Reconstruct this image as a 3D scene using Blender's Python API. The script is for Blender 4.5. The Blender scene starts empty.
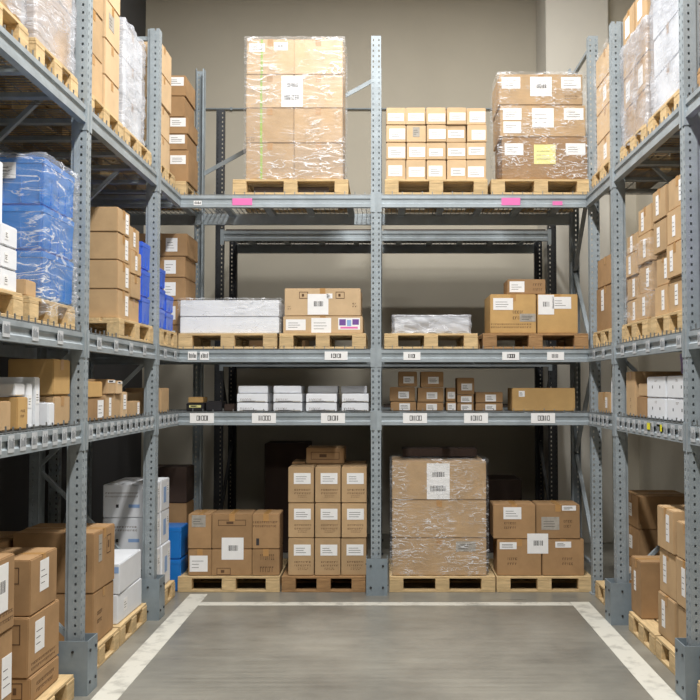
import bpy, bmesh, math, random
from mathutils import Vector, Matrix
S = bpy.context.scene
COL = S.collection
RND = random.Random(7)
# ------------------------------------------------------------------ camera
H, FPX, HOR = 2.05, 930.0, 37.0
T = math.atan(HOR / FPX)
cam = bpy.data.objects.new('camera', bpy.data.cameras.new('camera'))
COL.objects.link(cam)
cam.location = (0, 0, H)
cam.rotation_euler = (math.pi/2 + T, 0, 0)
cam.data.sensor_width = 36
cam.data.lens = FPX / 700 * 36
cam.data.shift_x = -35 / 700
cam.data.clip_start = .05
S.camera = cam
# ------------------------------------------------------------------ world, exposure
w = bpy.data.worlds.new('world'); S.world = w; w.use_nodes = True
w.node_tree.nodes['Background'].inputs[0].default_value = (.8, .88, 1, 1)
w.node_tree.nodes['Background'].inputs[1].default_value = .02
S.view_settings.view_transform = 'Standard'; S.view_settings.look = 'None'
S.view_settings.gamma = 1; S.view_settings.use_curve_mapping = False
S.view_settings.exposure = .2
LAMPS = [(0, -3.0, 85), (0, .6, 260), (0, 4.2, 380), (0, 7.2, 225), (-1.3, 10.0, 66), (1.5, 10.0, 66)]  # first entry and last pair: unseen lamps added to brighten fronts and back wall
LAMP_Z = 7.9
for (lx, ly, e) in LAMPS:
    d = bpy.data.lights.new('hall_light', 'AREA'); d.shape = 'RECTANGLE'; d.size = .35; d.size_y = 1.9
    d.energy = e; d.color = (1, .985, .955)
    o = bpy.data.objects.new('hall_light', d); COL.objects.link(o); o.location = (lx, ly, LAMP_Z - .07)
    if ly > 9: o.rotation_euler.z = math.pi/2; d.size = .15

# ------------------------------------------------------------------ image <-> place
def P(px, py, Y):
    r = (350 - py) / FPX
    z = Y * (r*math.cos(T) + math.sin(T)) / (math.cos(T) - r*math.sin(T))
    dep = Y*math.cos(T) + z*math.sin(T)
    return ((px - 385) * dep / FPX, z + H)
def YS(px, X, z=2.0):
    """depth at which the line at side distance X, height z shows at column px"""
    dep = X * FPX / (px - 385)
    return (dep - (z - H)*math.sin(T)) / math.cos(T)

# ------------------------------------------------------------------ materials
MATS = {}
def lin(c):
    return tuple((v/255/12.92 if v/255 <= .04045 else ((v/255+.055)/1.055)**2.4) for v in c) + (1,)
def mat(name, rgb, rough=.6, metal=0, var=.0, noise=0, scale=8, stretch=(1,1,1), bump=0, bscale=60, spec=.5, coord='Object', rgb2=None, lo=.35, hi=.7):
    m = bpy.data.materials.new(name); m.use_nodes = True
    nt = m.node_tree; N = nt.nodes; L = nt.links; b = N['Principled BSDF']
    b.inputs['Roughness'].default_value = rough; b.inputs['Metallic'].default_value = metal
    b.inputs['Specular IOR Level'].default_value = spec
    c1 = lin(rgb)
    tc = N.new('ShaderNodeTexCoord'); mp = N.new('ShaderNodeMapping'); mp.inputs['Scale'].default_value = stretch
    L.new(tc.outputs[coord], mp.inputs[0])
    oi = N.new('ShaderNodeObjectInfo')
    ad = N.new('ShaderNodeVectorMath'); ad.operation = 'ADD'
    L.new(mp.outputs[0], ad.inputs[0])
    if coord == 'Object':
        sc = N.new('ShaderNodeMath'); sc.operation = 'MULTIPLY'; sc.inputs[1].default_value = 37
        L.new(oi.outputs['Random'], sc.inputs[0]); L.new(sc.outputs[0], ad.inputs[1])
    out = None
    if noise or rgb2:
        n = N.new('ShaderNodeTexNoise'); n.inputs['Scale'].default_value = scale; n.inputs['Detail'].default_value = 6
        n.inputs['Roughness'].default_value = .6
        L.new(ad.outputs[0], n.inputs['Vector'])
        r = N.new('ShaderNodeValToRGB'); r.color_ramp.elements[0].position = lo; r.color_ramp.elements[1].position = hi
        L.new(n.outputs[0], r.inputs[0])
        c2 = lin(rgb2) if rgb2 else tuple(v*(1-noise) for v in c1[:3]) + (1,)
        r.color_ramp.elements[0].color = c2; r.color_ramp.elements[1].color = c1
        out = r.outputs[0]
    if var:
        hs = N.new('ShaderNodeHueSaturation')
        mr = N.new('ShaderNodeMapRange'); mr.inputs[3].default_value = 1-var; mr.inputs[4].default_value = 1+var
        L.new(oi.outputs['Random'], mr.inputs[0]); L.new(mr.outputs[0], hs.inputs['Value'])
        if out: L.new(out, hs.inputs['Color'])
        else: hs.inputs['Color'].default_value = c1
        out = hs.outputs[0]
    if out: L.new(out, b.inputs['Base Color'])
    else: b.inputs['Base Color'].default_value = c1
    if bump:
        bn = N.new('ShaderNodeTexNoise'); bn.inputs['Scale'].default_value = bscale; bn.inputs['Detail'].default_value = 4
        L.new(ad.outputs[0], bn.inputs['Vector'])
        bp = N.new('ShaderNodeBump'); bp.inputs['Strength'].default_value = bump; bp.inputs['Distance'].default_value = .01
        L.new(bn.outputs[0], bp.inputs['Height']); L.new(bp.outputs[0], b.inputs['Normal'])
    MATS[name] = m
    return m
mat('tan', (190,160,122), .8, var=.09, noise=.16, scale=5, bump=.15, bscale=9, spec=.25)
mat('brown', (170,136,98), .8, var=.10, noise=.2, scale=5, bump=.15, bscale=9, spec=.25)
mat('light_tan', (208,180,143), .78, var=.06, noise=.12, scale=5, bump=.12, bscale=9, spec=.25)
mat('yellow_tan', (196,160,106), .78, var=.06, noise=.15, scale=5, bump=.12, bscale=9, spec=.25)
mat('white_card', (226,229,234), .6, var=.05, noise=.06, scale=6, bump=.1, bscale=9)
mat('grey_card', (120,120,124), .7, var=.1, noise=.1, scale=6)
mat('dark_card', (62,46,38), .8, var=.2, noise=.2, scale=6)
mat('blue_plastic', (34,122,204), .35, noise=.1, scale=3)
mat('navy_plastic', (62,104,216), .35, noise=.1, scale=3)
mat('lilac_plastic', (160,130,190), .4, noise=.1, scale=3)
mat('tape', (178,136,84), .3, spec=.6)
mat('paper', (238,238,238), .6, noise=.05, scale=20)
mat('yellow_paper', (232,226,150), .6, noise=.05, scale=20)
mat('bright_yellow', (226,218,40), .6)
mat('grey_paper', (172,166,156), .6, noise=.25, scale=30)
mat('ink', (50,48,50), .7)
mat('ticket', (196,200,204), .35, noise=.12, scale=20)
mat('faint_ink', (130,134,138), .6)
mat('brown_ink', (92,66,44), .8)
mat('blue_ink', (140,170,214), .6)
mat('purple_ink', (112,74,150), .6)
mat('pink', (222,112,176), .6)
mat('green_strap', (146,176,66), .5)
mat('steel', (160,170,176), .58, .2, noise=.2, scale=9, stretch=(1,1,1), bump=.05, bscale=30)
mat('beam_steel', (168,178,184), .5, .3, noise=.25, scale=5, bump=.05, bscale=30)
mat('shaded_steel', (70,72,76), .5, .5, noise=.2, scale=9)  # rack steel with the shade behind the end rack put into its colour
mat('wire', (140,144,146), .4, .7)
mat('guard', (132,144,152), .5, .1, noise=.12, scale=14, bump=.05, bscale=40)
mat('bolt', (60,62,64), .4, .6)
mat('wood', (216,188,142), .75, var=.08, noise=.3, scale=6, stretch=(1,6,6), bump=.25, bscale=14, spec=.3)
mat('wood_old', (176,138,96), .8, var=.1, noise=.35, scale=6, stretch=(1,6,6), bump=.25, bscale=14, spec=.3)
mat('wall_paint', (196,189,173), .85, noise=.06, scale=1.2, bump=.04, bscale=30, coord='Generated' if False else 'Object')
mat('pillar_paint', (214,210,200), .8, noise=.05, scale=1.5)
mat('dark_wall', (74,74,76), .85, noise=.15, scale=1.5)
mat('ceiling_paint', (120,120,118), .9)
mat('line_paint', (206,204,194), .5, rgb2=(160,158,150), scale=6, lo=.3, hi=.5, bump=.1, bscale=30)
mat('slip_sheet', (70,58,50), .6)
mat('black_card', (36,34,38), .5, noise=.1, scale=6)
mat('lamp_white', (235,235,232), .5)
def floor_mat():
    m = bpy.data.materials.new('concrete'); m.use_nodes = True
    nt = m.node_tree; N = nt.nodes; L = nt.links; b = N['Principled BSDF']
    tc = N.new('ShaderNodeTexCoord')
    n = N.new('ShaderNodeTexNoise'); n.inputs['Scale'].default_value = .9; n.inputs['Detail'].default_value = 8; n.inputs['Roughness'].default_value = .65
    L.new(tc.outputs['Object'], n.inputs['Vector'])
    r = N.new('ShaderNodeValToRGB'); r.color_ramp.elements[0].position = .3; r.color_ramp.elements[1].position = .72
    r.color_ramp.elements[0].color = lin((110,108,101)); r.color_ramp.elements[1].color = lin((150,147,137))
    L.new(n.outputs[0], r.inputs[0])
    mp = N.new('ShaderNodeMapping'); mp.inputs['Scale'].default_value = (.6, 9, 1); L.new(tc.outputs['Object'], mp.inputs[0])
    n2 = N.new('ShaderNodeTexNoise'); n2.inputs['Scale'].default_value = 2.2; n2.inputs['Detail'].default_value = 8; L.new(mp.outputs[0], n2.inputs['Vector'])
    r2 = N.new('ShaderNodeValToRGB'); r2.color_ramp.elements[0].position = .3; r2.color_ramp.elements[1].position = .6
    r2.color_ramp.elements[0].color = (.72,.72,.72,1); r2.color_ramp.elements[1].color = (1,1,1,1); L.new(n2.outputs[0], r2.inputs[0])
    mx = N.new('ShaderNodeMix'); mx.data_type = 'RGBA'; mx.blend_type = 'MULTIPLY'; mx.inputs[0].default_value = .6
    L.new(r.outputs[0], mx.inputs[6]); L.new(r2.outputs[0], mx.inputs[7]); L.new(mx.outputs[2], b.inputs['Base Color'])
    rr = N.new('ShaderNodeMapRange'); rr.inputs[3].default_value = .2; rr.inputs[4].default_value = .48; L.new(n2.outputs[0], rr.inputs[0]); L.new(rr.outputs[0], b.inputs['Roughness'])
    n3 = N.new('ShaderNodeTexNoise'); n3.inputs['Scale'].default_value = 12; n3.inputs['Detail'].default_value = 6; L.new(tc.outputs['Object'], n3.inputs['Vector'])
    bp = N.new('ShaderNodeBump'); bp.inputs['Strength'].default_value = .12; bp.inputs['Distance'].default_value = .01
    L.new(n3.outputs[0], bp.inputs['Height']); L.new(bp.outputs[0], b.inputs['Normal'])
    MATS['concrete'] = m
floor_mat()
def wrap_mat(name, base, glint, ang, thr=.55, scale=3.0, tint=(238,240,244)):
    """clear stretch film: see-through, with highlights painted as white streaks, milky haze and glossy wrinkles"""
    m = bpy.data.materials.new(name); m.use_nodes = True
    nt = m.node_tree; N = nt.nodes; L = nt.links
    b = N['Principled BSDF']; b.inputs['Base Color'].default_value = lin(tint); b.inputs['Roughness'].default_value = .22
    b.inputs['Specular IOR Level'].default_value = 1.0
    out = N['Material Output']
    tr = N.new('ShaderNodeBsdfTransparent'); ms = N.new('ShaderNodeMixShader')
    tc = N.new('ShaderNodeTexCoord')
    mp = N.new('ShaderNodeMapping'); mp.inputs['Rotation'].default_value = (0, ang, 0); mp.inputs['Scale'].default_value = (1.2, 1.2, 5)
    L.new(tc.outputs['Object'], mp.inputs[0])
    n = N.new('ShaderNodeTexNoise'); n.inputs['Scale'].default_value = scale; n.inputs['Detail'].default_value = 5; n.inputs['Distortion'].default_value = 1.2
    L.new(mp.outputs[0], n.inputs['Vector'])
    def M(op, a_, b_=None):
        q_ = N.new('ShaderNodeMath'); q_.operation = op
        for i_, v_ in enumerate((a_, b_)):
            if v_ is None: continue
            if isinstance(v_, (int, float)): q_.inputs[i_].default_value = v_
            else: L.new(v_, q_.inputs[i_])
        return q_.outputs[0]
    ridge = M('ABSOLUTE', M('SUBTRACT', n.outputs[0], .5))
    r0 = N.new('ShaderNodeMapRange'); r0.inputs[1].default_value = .0; r0.inputs[2].default_value = .022; r0.inputs[3].default_value = 1; r0.inputs[4].default_value = 0
    L.new(ridge, r0.inputs[0])
    n2 = N.new('ShaderNodeTexNoise'); n2.inputs['Scale'].default_value = scale*.8; n2.inputs['Detail'].default_value = 3; L.new(tc.outputs['Object'], n2.inputs['Vector'])
    r1 = N.new('ShaderNodeMapRange'); r1.inputs[1].default_value = thr-.08; r1.inputs[2].default_value = thr+.08; L.new(n2.outputs[0], r1.inputs[0])
    amt = M('MULTIPLY', M('MULTIPLY', r0.outputs[0], r1.outputs[0]), glint)  # white streaks paint highlights along the film wrinkles
    haze = M('MULTIPLY', r1.outputs[0], base*1.2)
    r = N.new('ShaderNodeMath'); r.operation = 'ADD'; r.use_clamp = True; L.new(M('ADD', amt, haze), r.inputs[0]); r.inputs[1].default_value = base
    L.new(r.outputs[0], ms.inputs[0]); L.new(tr.outputs[0], ms.inputs[1]); L.new(b.outputs[0], ms.inputs[2]); L.new(ms.outputs[0], out.inputs[0])
    bp = N.new('ShaderNodeBump'); bp.inputs['Strength'].default_value = .9; bp.inputs['Distance'].default_value = .02
    L.new(n.outputs[0], bp.inputs['Height']); L.new(bp.outputs[0], b.inputs['Normal'])
    MATS[name] = m
wrap_mat('film', .03, 1.0, .35, .48, 4.6)
wrap_mat('film_heavy', .045, .7, -.3, .5, 3.2)
wrap_mat('film_tubs', .07, .8, -.3, .46, 2.6)
wrap_mat('film_milky', .24, .55, .9, .45, 2.5, tint=(205,208,216))

# ------------------------------------------------------------------ mesh helpers
def mesh_obj(name, bm, mats, parent=None, loc=(0,0,0), rot=(0,0,0)):
    me = bpy.data.meshes.new(name); bm.to_mesh(me); bm.free()
    for k in (mats if isinstance(mats, (list, tuple)) else [mats]): me.materials.append(MATS[k])
    return link(name, me, parent, loc, rot)
def link(name, me, parent=None, loc=(0,0,0), rot=(0,0,0)):
    o = bpy.data.objects.new(name, me); COL.objects.link(o); o.location = loc; o.rotation_euler = rot
    if parent: o.parent = parent
    return o
def box(bm, x0, x1, y0, y1, z0, z1, mi=0):
    v = [bm.verts.new(p) for p in ((x0,y0,z0),(x1,y0,z0),(x1,y1,z0),(x0,y1,z0),(x0,y0,z1),(x1,y0,z1),(x1,y1,z1),(x0,y1,z1))]
    for f in ((3,2,1,0),(4,5,6,7),(0,1,5,4),(1,2,6,5),(2,3,7,6),(3,0,4,7)):
        bm.faces.new([v[i] for i in f]).material_index = mi
    return v
def bar(bm, a, b, w, h, mi=0):
    a = Vector(a); b = Vector(b); d = (b-a); L = d.length; q = d.to_track_quat('X', 'Z').to_matrix()
    vs = box(bm, 0, L, -w/2, w/2, -h/2, h/2, mi)
    for v in vs: v.co = a + q @ v.co
def tube(bm, a, b, r, n=10):
    a = Vector(a); b = Vector(b); d = b-a; q = d.to_track_quat('Z', 'Y').to_matrix().to_4x4(); q.translation = (a+b)/2
    bmesh.ops.create_cone(bm, cap_ends=True, segments=n, radius1=r, radius2=r, depth=d.length, matrix=q)
def tag(o, label, cat, group=None):
    n = len(label.split()); assert 4 <= n <= 16, (n, label)
    o['label'] = label; o['category'] = cat
    if group: o['group'] = group
    LABELS.append(label)
    return o
LABELS = []
def struct(name, bm, m, **k):
    o = mesh_obj(name, bm, m, **k); o['kind'] = 'structure'; return o

# ------------------------------------------------------------------ room shell
YB, XL, XR = 13.1, -3.42, 3.40
b = bmesh.new(); box(b, -3.8, 3.8, -9, YB+.2, -.15, 0); struct('floor', b, 'concrete')
b = bmesh.new(); box(b, -3.8, 3.8, YB, YB+.15, 0, 9.4); struct('wall_back', b, 'wall_paint')
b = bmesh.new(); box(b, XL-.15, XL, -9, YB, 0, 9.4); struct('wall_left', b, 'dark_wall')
b = bmesh.new(); box(b, XR, XR+.15, -9, YB, 0, 9.4); struct('wall_right', b, 'wall_paint')
b = bmesh.new(); box(b, -3.8, 3.8, -9.15, -9, 0, 9.4); struct('wall_front', b, 'wall_paint')
b = bmesh.new(); box(b, -3.8, 3.8, -9, YB+.15, 9.4, 9.55); struct('ceiling', b, 'ceiling_paint')
b = bmesh.new(); box(b, 2.16, 3.0, 12.3, YB, 0, 9.4); bmesh.ops.bevel(b, geom=[e for e in b.edges], offset=.012, segments=2, affect='EDGES'); struct('trim_1', b, 'pillar_paint')
b = bmesh.new(); box(b, 3.001, 3.4, 12.5, YB, 0, 9.4); struct('trim_5', b, 'wall_paint')
# painted floor lines
def fline(n, x0, x1, y0, y1):
    b = bmesh.new(); box(b, x0, x1, y0, y1, 0, .002); struct('trim_%d' % n, b, 'line_paint')
fline(2, -1.93, -1.755, 1.0, 9.3)
fline(3, 1.765, 1.945, 1.0, 8.96)
fline(4, -1.755, 1.765, 8.82, 8.95)
# conduit along the wall
b = bmesh.new(); tube(b, (-3.4, YB-.03, 6.0), (2.2, YB-.03, 6.0), .012)
for i in range(6): box(b, -3.2+i, -3.17+i, YB-.045, YB, 5.98, 6.02)
tag(mesh_obj('wall_conduit', b, 'steel'), 'thin grey conduit running level along the back wall above the racks', 'pipe')
for i, (lx, ly, e) in enumerate(LAMPS):
    b = bmesh.new(); box(b, -.22, .22, -1.02, 1.02, 0, .07)
    o = mesh_obj('ceiling_lamp', b, 'lamp_white', loc=(lx, ly, LAMP_Z), rot=(0, 0, math.pi/2 if ly > 9 else 0))
    tag(o, 'long white ceiling lamp, ' + ('just behind the camera, added to light front faces', 'first ahead of the camera', 'second ahead of the camera', 'third, before the end rack', 'added over the end rack, left, to light the wall', 'added over the end rack, right, to light the wall')[i], 'lamp', 'aisle ceiling lamps')
    b = bmesh.new()
    for s in (-.7, .7): tube(b, (0, s, .07), (0, s, 9.4-LAMP_Z), .012)
    mesh_obj('hanger', b, 'steel', o)

# ------------------------------------------------------------------ racks
PITCH = .055
def post_mesh(h, dark=False):
    """perforated omega post, front face at y=0, 10 cm wide, 8 cm deep"""
    b = bmesh.new(); t = .0025
    for (x0, x1) in ((-.05,-.036),(-.022,.022),(.036,.05)): box(b, x0, x1, 0, t, 0, h)
    n = int(h/PITCH)
    for i in range(n):
        z0 = i*PITCH; z1 = z0 + PITCH
        for (x0, x1) in ((-.036,-.022),(.022,.036)):
            box(b, x0, x1, 0, t, z0+.022, z1)
        for s in (-1, 1):
            xa, xb = sorted((s*.05, s*(.05-t)))
            box(b, xa, xb, .028, .042, z0+.018, z1)
    for s in (-1, 1):
        xa, xb = sorted((s*.05, s*(.05-t)))
        box(b, xa, xb, t, .028, 0, h); box(b, xa, xb, .042, .085, 0, h)
        xa, xb = sorted((s*.05, s*.036)); box(b, xa, xb, .085-t, .085, 0, h)
        xa, xb = sorted((s*.036, s*(.036-t))); box(b, xa, xb, .085-t, .11, 0, h)
    return b
_pm = {}
def get_post(h, m):
    if (h, m) not in _pm:
        b = post_mesh(h); me = bpy.data.meshes.new('upright_post'); b.to_mesh(me); b.free(); me.materials.append(MATS[m]); _pm[(h, m)] = me
    return _pm[(h, m)]
def beam_bm(L):
    prof = [(0,0),(0,.036),(.012,.046),(.012,.078),(0,.088),(0,.12),(.035,.12),(.035,.105),(.05,.105),(.05,0)]
    b = bmesh.new()
    A = [b.verts.new((0,y,z)) for y,z in prof]; B = [b.verts.new((L,y,z)) for y,z in prof]
    n = len(prof); b.faces.new(A[::-1]); b.faces.new(B)
    for i in range(n): b.faces.new((A[i],A[(i+1)%n],B[(i+1)%n],B[i]))
    bmesh.ops.recalc_face_normals(b, faces=b.faces)
    return b
def wire_deck(parent, u0, u1, d0, d1, z, m='wire', spikes=True):
    b = bmesh.new(); r = .003
    n = max(2, int((u1-u0)/.05))
    for i in range(n+1):
        u = u0 + (u1-u0)*i/n
        box(b, u-r, u+r, d0+.004, d1-.004, z+.001, z+.007)
        if spikes and i % 2 == 0: box(b, u-.004, u+.004, d0+.004, d0+.012, z+.007, z+.034+.006*(i%3))
    k = int((d1-d0)/.1)
    for j in range(k+1):
        y = d0+.01 + (d1-d0-.02)*j/k; box(b, u0, u1, y-r, y+r, z+.006, z+.012)
    mesh_obj('wire_deck', b, m, parent)
    # support channels under the mesh
    n = max(2, round((u1-u0)/.45))
    for i in range(n):
        u = u0 + (u1-u0)*(i+.5)/n
        b = bmesh.new(); box(b, u-.035, u+.035, d0+.04, d1-.04, z-.03, z+.001)
        mesh_obj('deck_support', b, m if m == 'shaded_steel' else 'beam_steel', parent)
def rack(name, label, origin, rotz, posts, bays, levels, depth, hf, hr, m='steel', mb='beam_steel', extra_rear=(), rear_beams=True, spikes=True, boards=False):
    root = bpy.data.objects.new(name, None); COL.objects.link(root); root.location = origin; root.rotation_euler = (0,0,rotz)
    tag(root, label, 'rack', 'pallet racks')
    for u in posts:
        link('upright_post', get_post(hf, m), root, (u, 0, 0)); link('upright_post', get_post(hr, m), root, (u, depth, 0), (0,0,math.pi))
        for (yy) in (.04, depth-.04):
            b = bmesh.new(); box(b, u-.07, u+.07, yy-.07, yy+.07, 0, .008); mesh_obj('foot_plate', b, m, root)
        z = .35; up = True; hm = min(hf, hr)
        b = bmesh.new(); bar(b, (u, .09, .25), (u, depth-.09, .25), .035, .035); mesh_obj('horizontal_brace', b, m, root)
        while z + 1.0 < hm:
            a, c = (z, z+.95) if up else (z+.95, z)
            b = bmesh.new(); bar(b, (u, .08, a), (u, depth-.08, c), .04, .03); mesh_obj('diagonal_brace', b, m, root)
            z += 1.0; up = not up
        b = bmesh.new(); bar(b, (u, .09, hm-.08), (u, depth-.09, hm-.08), .035, .035); mesh_obj('horizontal_brace', b, m, root)
    for (u, h) in extra_rear:
        link('upright_post', get_post(h, m), root, (u, depth, 0), (0,0,math.pi))
        b = bmesh.new(); box(b, u-.07, u+.07, depth-.11, depth+.03, 0, .008); mesh_obj('foot_plate', b, m, root)
    beams = {}
    for bi, (u0, u1, c0, c1) in enumerate(bays):
        for z in levels:
            a = u0 + (.052 if c0 else 0); c = u1 - (.052 if c1 else 0)
            o = mesh_obj('shelf_beam', beam_bm(c-a), mb, root, (a, .005, z-.12)); beams[(bi, z)] = (o, a, c)
            if rear_beams: mesh_obj('shelf_beam', beam_bm(c-a), mb, root, (c, depth-.005, z-.12), (0,0,math.pi))
            for (cc, uu, s) in ((c0, u0, 1), (c1, u1, -1)):
                if cc:
                    b = bmesh.new(); x0, x1 = sorted((uu+s*.0505, uu+s*.056)); box(b, x0, x1, -.004, .055, z-.17, z+.02)
                    x0, x1 = sorted((uu+s*.012, uu+s*.0505)); box(b, x0, x1, -.006, -.001, z-.17, z+.02)
                    mesh_obj('beam_bracket', b, mb, root)
            if boards:  # solid boards added to keep light off the lower back wall
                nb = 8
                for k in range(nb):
                    y0 = .055 + (depth-.11)*k/nb; b = bmesh.new(); box(b, a+.02, c-.02, y0, y0+(depth-.11)/nb-.006, z+.014, z+.032); mesh_obj('shade_board', b, 'slip_sheet', root)
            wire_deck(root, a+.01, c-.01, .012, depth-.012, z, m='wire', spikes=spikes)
    return root, beams
def tickets(beam_info, us, z_off=.02, w=.075, h=.085, mats=('paper','ink'), style='bar'):
    """little card holders clipped to a beam; us in rack coordinates along the rack"""
    o, a, c = beam_info
    for u in us:
        if not a+.05 < u < c-.05: continue
        b = bmesh.new(); box(b, u-a-w/2, u-a+w/2, -.0035, -.001, z_off, z_off+h, 0)
        if style == 'bar':
            rr = random.Random(int(u*1000)); x = u-a-w*.38
            while x < u-a+w*.36:
                ww = rr.choice((.003,.005,.008)); hh = rr.uniform(.35,.6)
                box(b, x, x+ww, -.0045, -.0035, z_off+h*.25, z_off+h*(.25+hh), 1); x += ww+rr.choice((.003,.005))
        elif style == 'num':
            rr = random.Random(int(u*1000)); x = u-a-w*.22
            for k in [rr.randint(0, 1) for _ in range(5)]:
                ww = w*.08; zz0, zz1 = z_off+h*.25, z_off+h*.75
                if k % 2 == 0:
                    box(b, x, x+ww*.5, -.0045, -.0035, zz0, zz1, 1); x += ww
                else:
                    t = .006
                    box(b, x, x+t, -.0045, -.0035, zz0, zz1, 1); box(b, x+ww, x+ww+t, -.0045, -.0035, zz0, zz1, 1)
                    box(b, x+t, x+ww, -.0045, -.0035, zz1-t, zz1, 1); box(b, x+t, x+ww, -.0045, -.0035, zz0, zz0+t, 1)
                    x += ww*1.45
        mesh_obj('shelf_ticket', b, list(mats), o)
LV = (3.98, 2.42, 1.79)
HB = 5.61
back, bb = rack('pallet_rack', 'grey steel pallet rack facing the camera across the end of the aisle', (0, 9.3, 0), 0,
    (-3.3, -.09, 2.11), ((-3.3, -.09, 1, 1), (-.09, 2.11, 1, 1)), LV, 1.06, HB, HB, extra_rear=((-2.07, HB),))
b = bmesh.new(); bar(b, (-2.05, 1.02, 4.42), (-.12, 1.02, 5.5), .012, .045); mesh_obj('back_brace', b, 'steel', back)
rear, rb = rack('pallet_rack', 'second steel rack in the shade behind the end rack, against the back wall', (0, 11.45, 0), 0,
    (-2.05, -.09, 2.07), ((-2.05, -.09, 1, 1), (-.09, 2.07, 1, 1)), (3.98, 2.42, 1.79), 1.12, 5.5, 4.1, m='shaded_steel', mb='beam_steel', spikes=False, boards=True)
left, lb = rack('pallet_rack', 'long grey steel pallet rack along the left side of the aisle', (-2.045, 0, 0), math.pi/2,
    (4.3, 6.36, 8.36), ((4.3, 6.36, 1, 1), (6.36, 8.36, 1, 1), (8.36, 9.28, 1, 0)), LV, 1.12, 5.3, 5.3)
right, rgb_ = rack('pallet_rack', 'long grey steel pallet rack along the right side of the aisle', (2.015, 0, 0), -math.pi/2,
    (-8.2, -6.24, -4.2), ((-9.28, -8.2, 0, 1), (-8.2, -6.24, 1, 1), (-6.24, -4.2, 1, 1)), LV, 1.12, 5.3, 5.3)
# tickets on the beams
X = lambda px, Y=9.3: P(px, 400, Y)[0]
tickets(bb[(0, 2.42)], [X(192), X(204)], w=.09, style='bar'); tickets(bb[(0, 2.42)], [X(336)], w=.23, style='num')
tickets(bb[(0, 1.79)], [X(202), X(264), X(333)], w=.24, h=.1, style='num')
tickets(bb[(1, 2.42)], [X(412), X(511), X(556)], w=.17, h=.08, style='num')
tickets(bb[(1, 1.79)], [X(415), X(476), X(543)], w=.24, h=.1, style='num')
tickets(bb[(0, 3.98)], [X(196)], w=.08, h=.045, style='bar')
tickets(bb[(0, 3.98)], [X(241)], w=.2, h=.07, mats=('pink','ink'), style='')
tickets(bb[(1, 3.98)], [X(512)], w=.19, h=.075, mats=('pink','ink'), style=''); tickets(bb[(1, 3.98)], [X(559)], w=.1, h=.04, mats=('pink','ink'), style='')
for bi, (u0, u1) in enumerate(((4.3, 6.36), (6.36, 8.36), (8.36, 9.28))):
    tickets(lb[(bi, 1.79)], [u0 + .13 + .17*i for i in range(12)], w=.085, h=.095, mats=('ticket','faint_ink'))
    tickets(lb[(bi, 2.42)], [u0 + .3 + .42*i for i in range(5)], w=.1, h=.085, mats=('ticket','faint_ink'))
for bi, (u0, u1) in enumerate(((-9.28, -8.2), (-8.2, -6.24), (-6.24, -4.2))):
    tickets(rgb_[(bi, 1.79)], [u0 + .13 + .17*i for i in range(12)], w=.085, h=.095, mats=('ticket','faint_ink'))
    tickets(rgb_[(bi, 2.42)], [u0 + .3 + .38*i for i in range(5)], w=.1, h=.085, mats=('ticket','faint_ink'))
tickets(rgb_[(1, 1.79)], [-7.12, -6.86], z_off=.055, w=.12, h=.05, mats=('bright_yellow','ink'), style='')

# ------------------------------------------------------------------ post guards
def guard(x, y, rz, label, h=.36):
    b = bmesh.new(); t = .006; w = .105; d = .2
    box(b, -w, w, 0, t, 0, h); box(b, -w, -w+t, t, d, 0, h); box(b, w-t, w, t, d, 0, h)
    bmesh.ops.remove_doubles(b, verts=b.verts, dist=.0001)
    o = mesh_obj('post_guard', b, 'guard', loc=(x, y, 0), rot=(0,0,rz)); tag(o, label, 'post guard', 'steel post guards')
    for s in (-1, 1):
        for z in (.08, .29):
            b = bmesh.new(); tube(b, (s*.06, -.008, z), (s*.06, .001, z), .011, 8); mesh_obj('bolt', b, 'bolt', o)
            b = bmesh.new(); tube(b, (s*(w-.001), .1, z), (s*(w+.008), .1, z), .009, 8); mesh_obj('bolt', b, 'bolt', o)
guard(-.08, 9.23, 0, 'grey steel guard on the floor round the centre post of the end rack')
guard(-1.975, 6.36, math.pi/2, 'grey steel guard at the foot of the nearest left rack post')
guard(-1.985, 8.36, math.pi/2, 'grey steel guard at the foot of the farther left rack post')
guard(1.945, 8.2, -math.pi/2, 'grey steel guard at the foot of the farther right rack post')
guard(1.955, 6.24, -math.pi/2, 'grey steel guard at the foot of the nearest right rack post')

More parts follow.
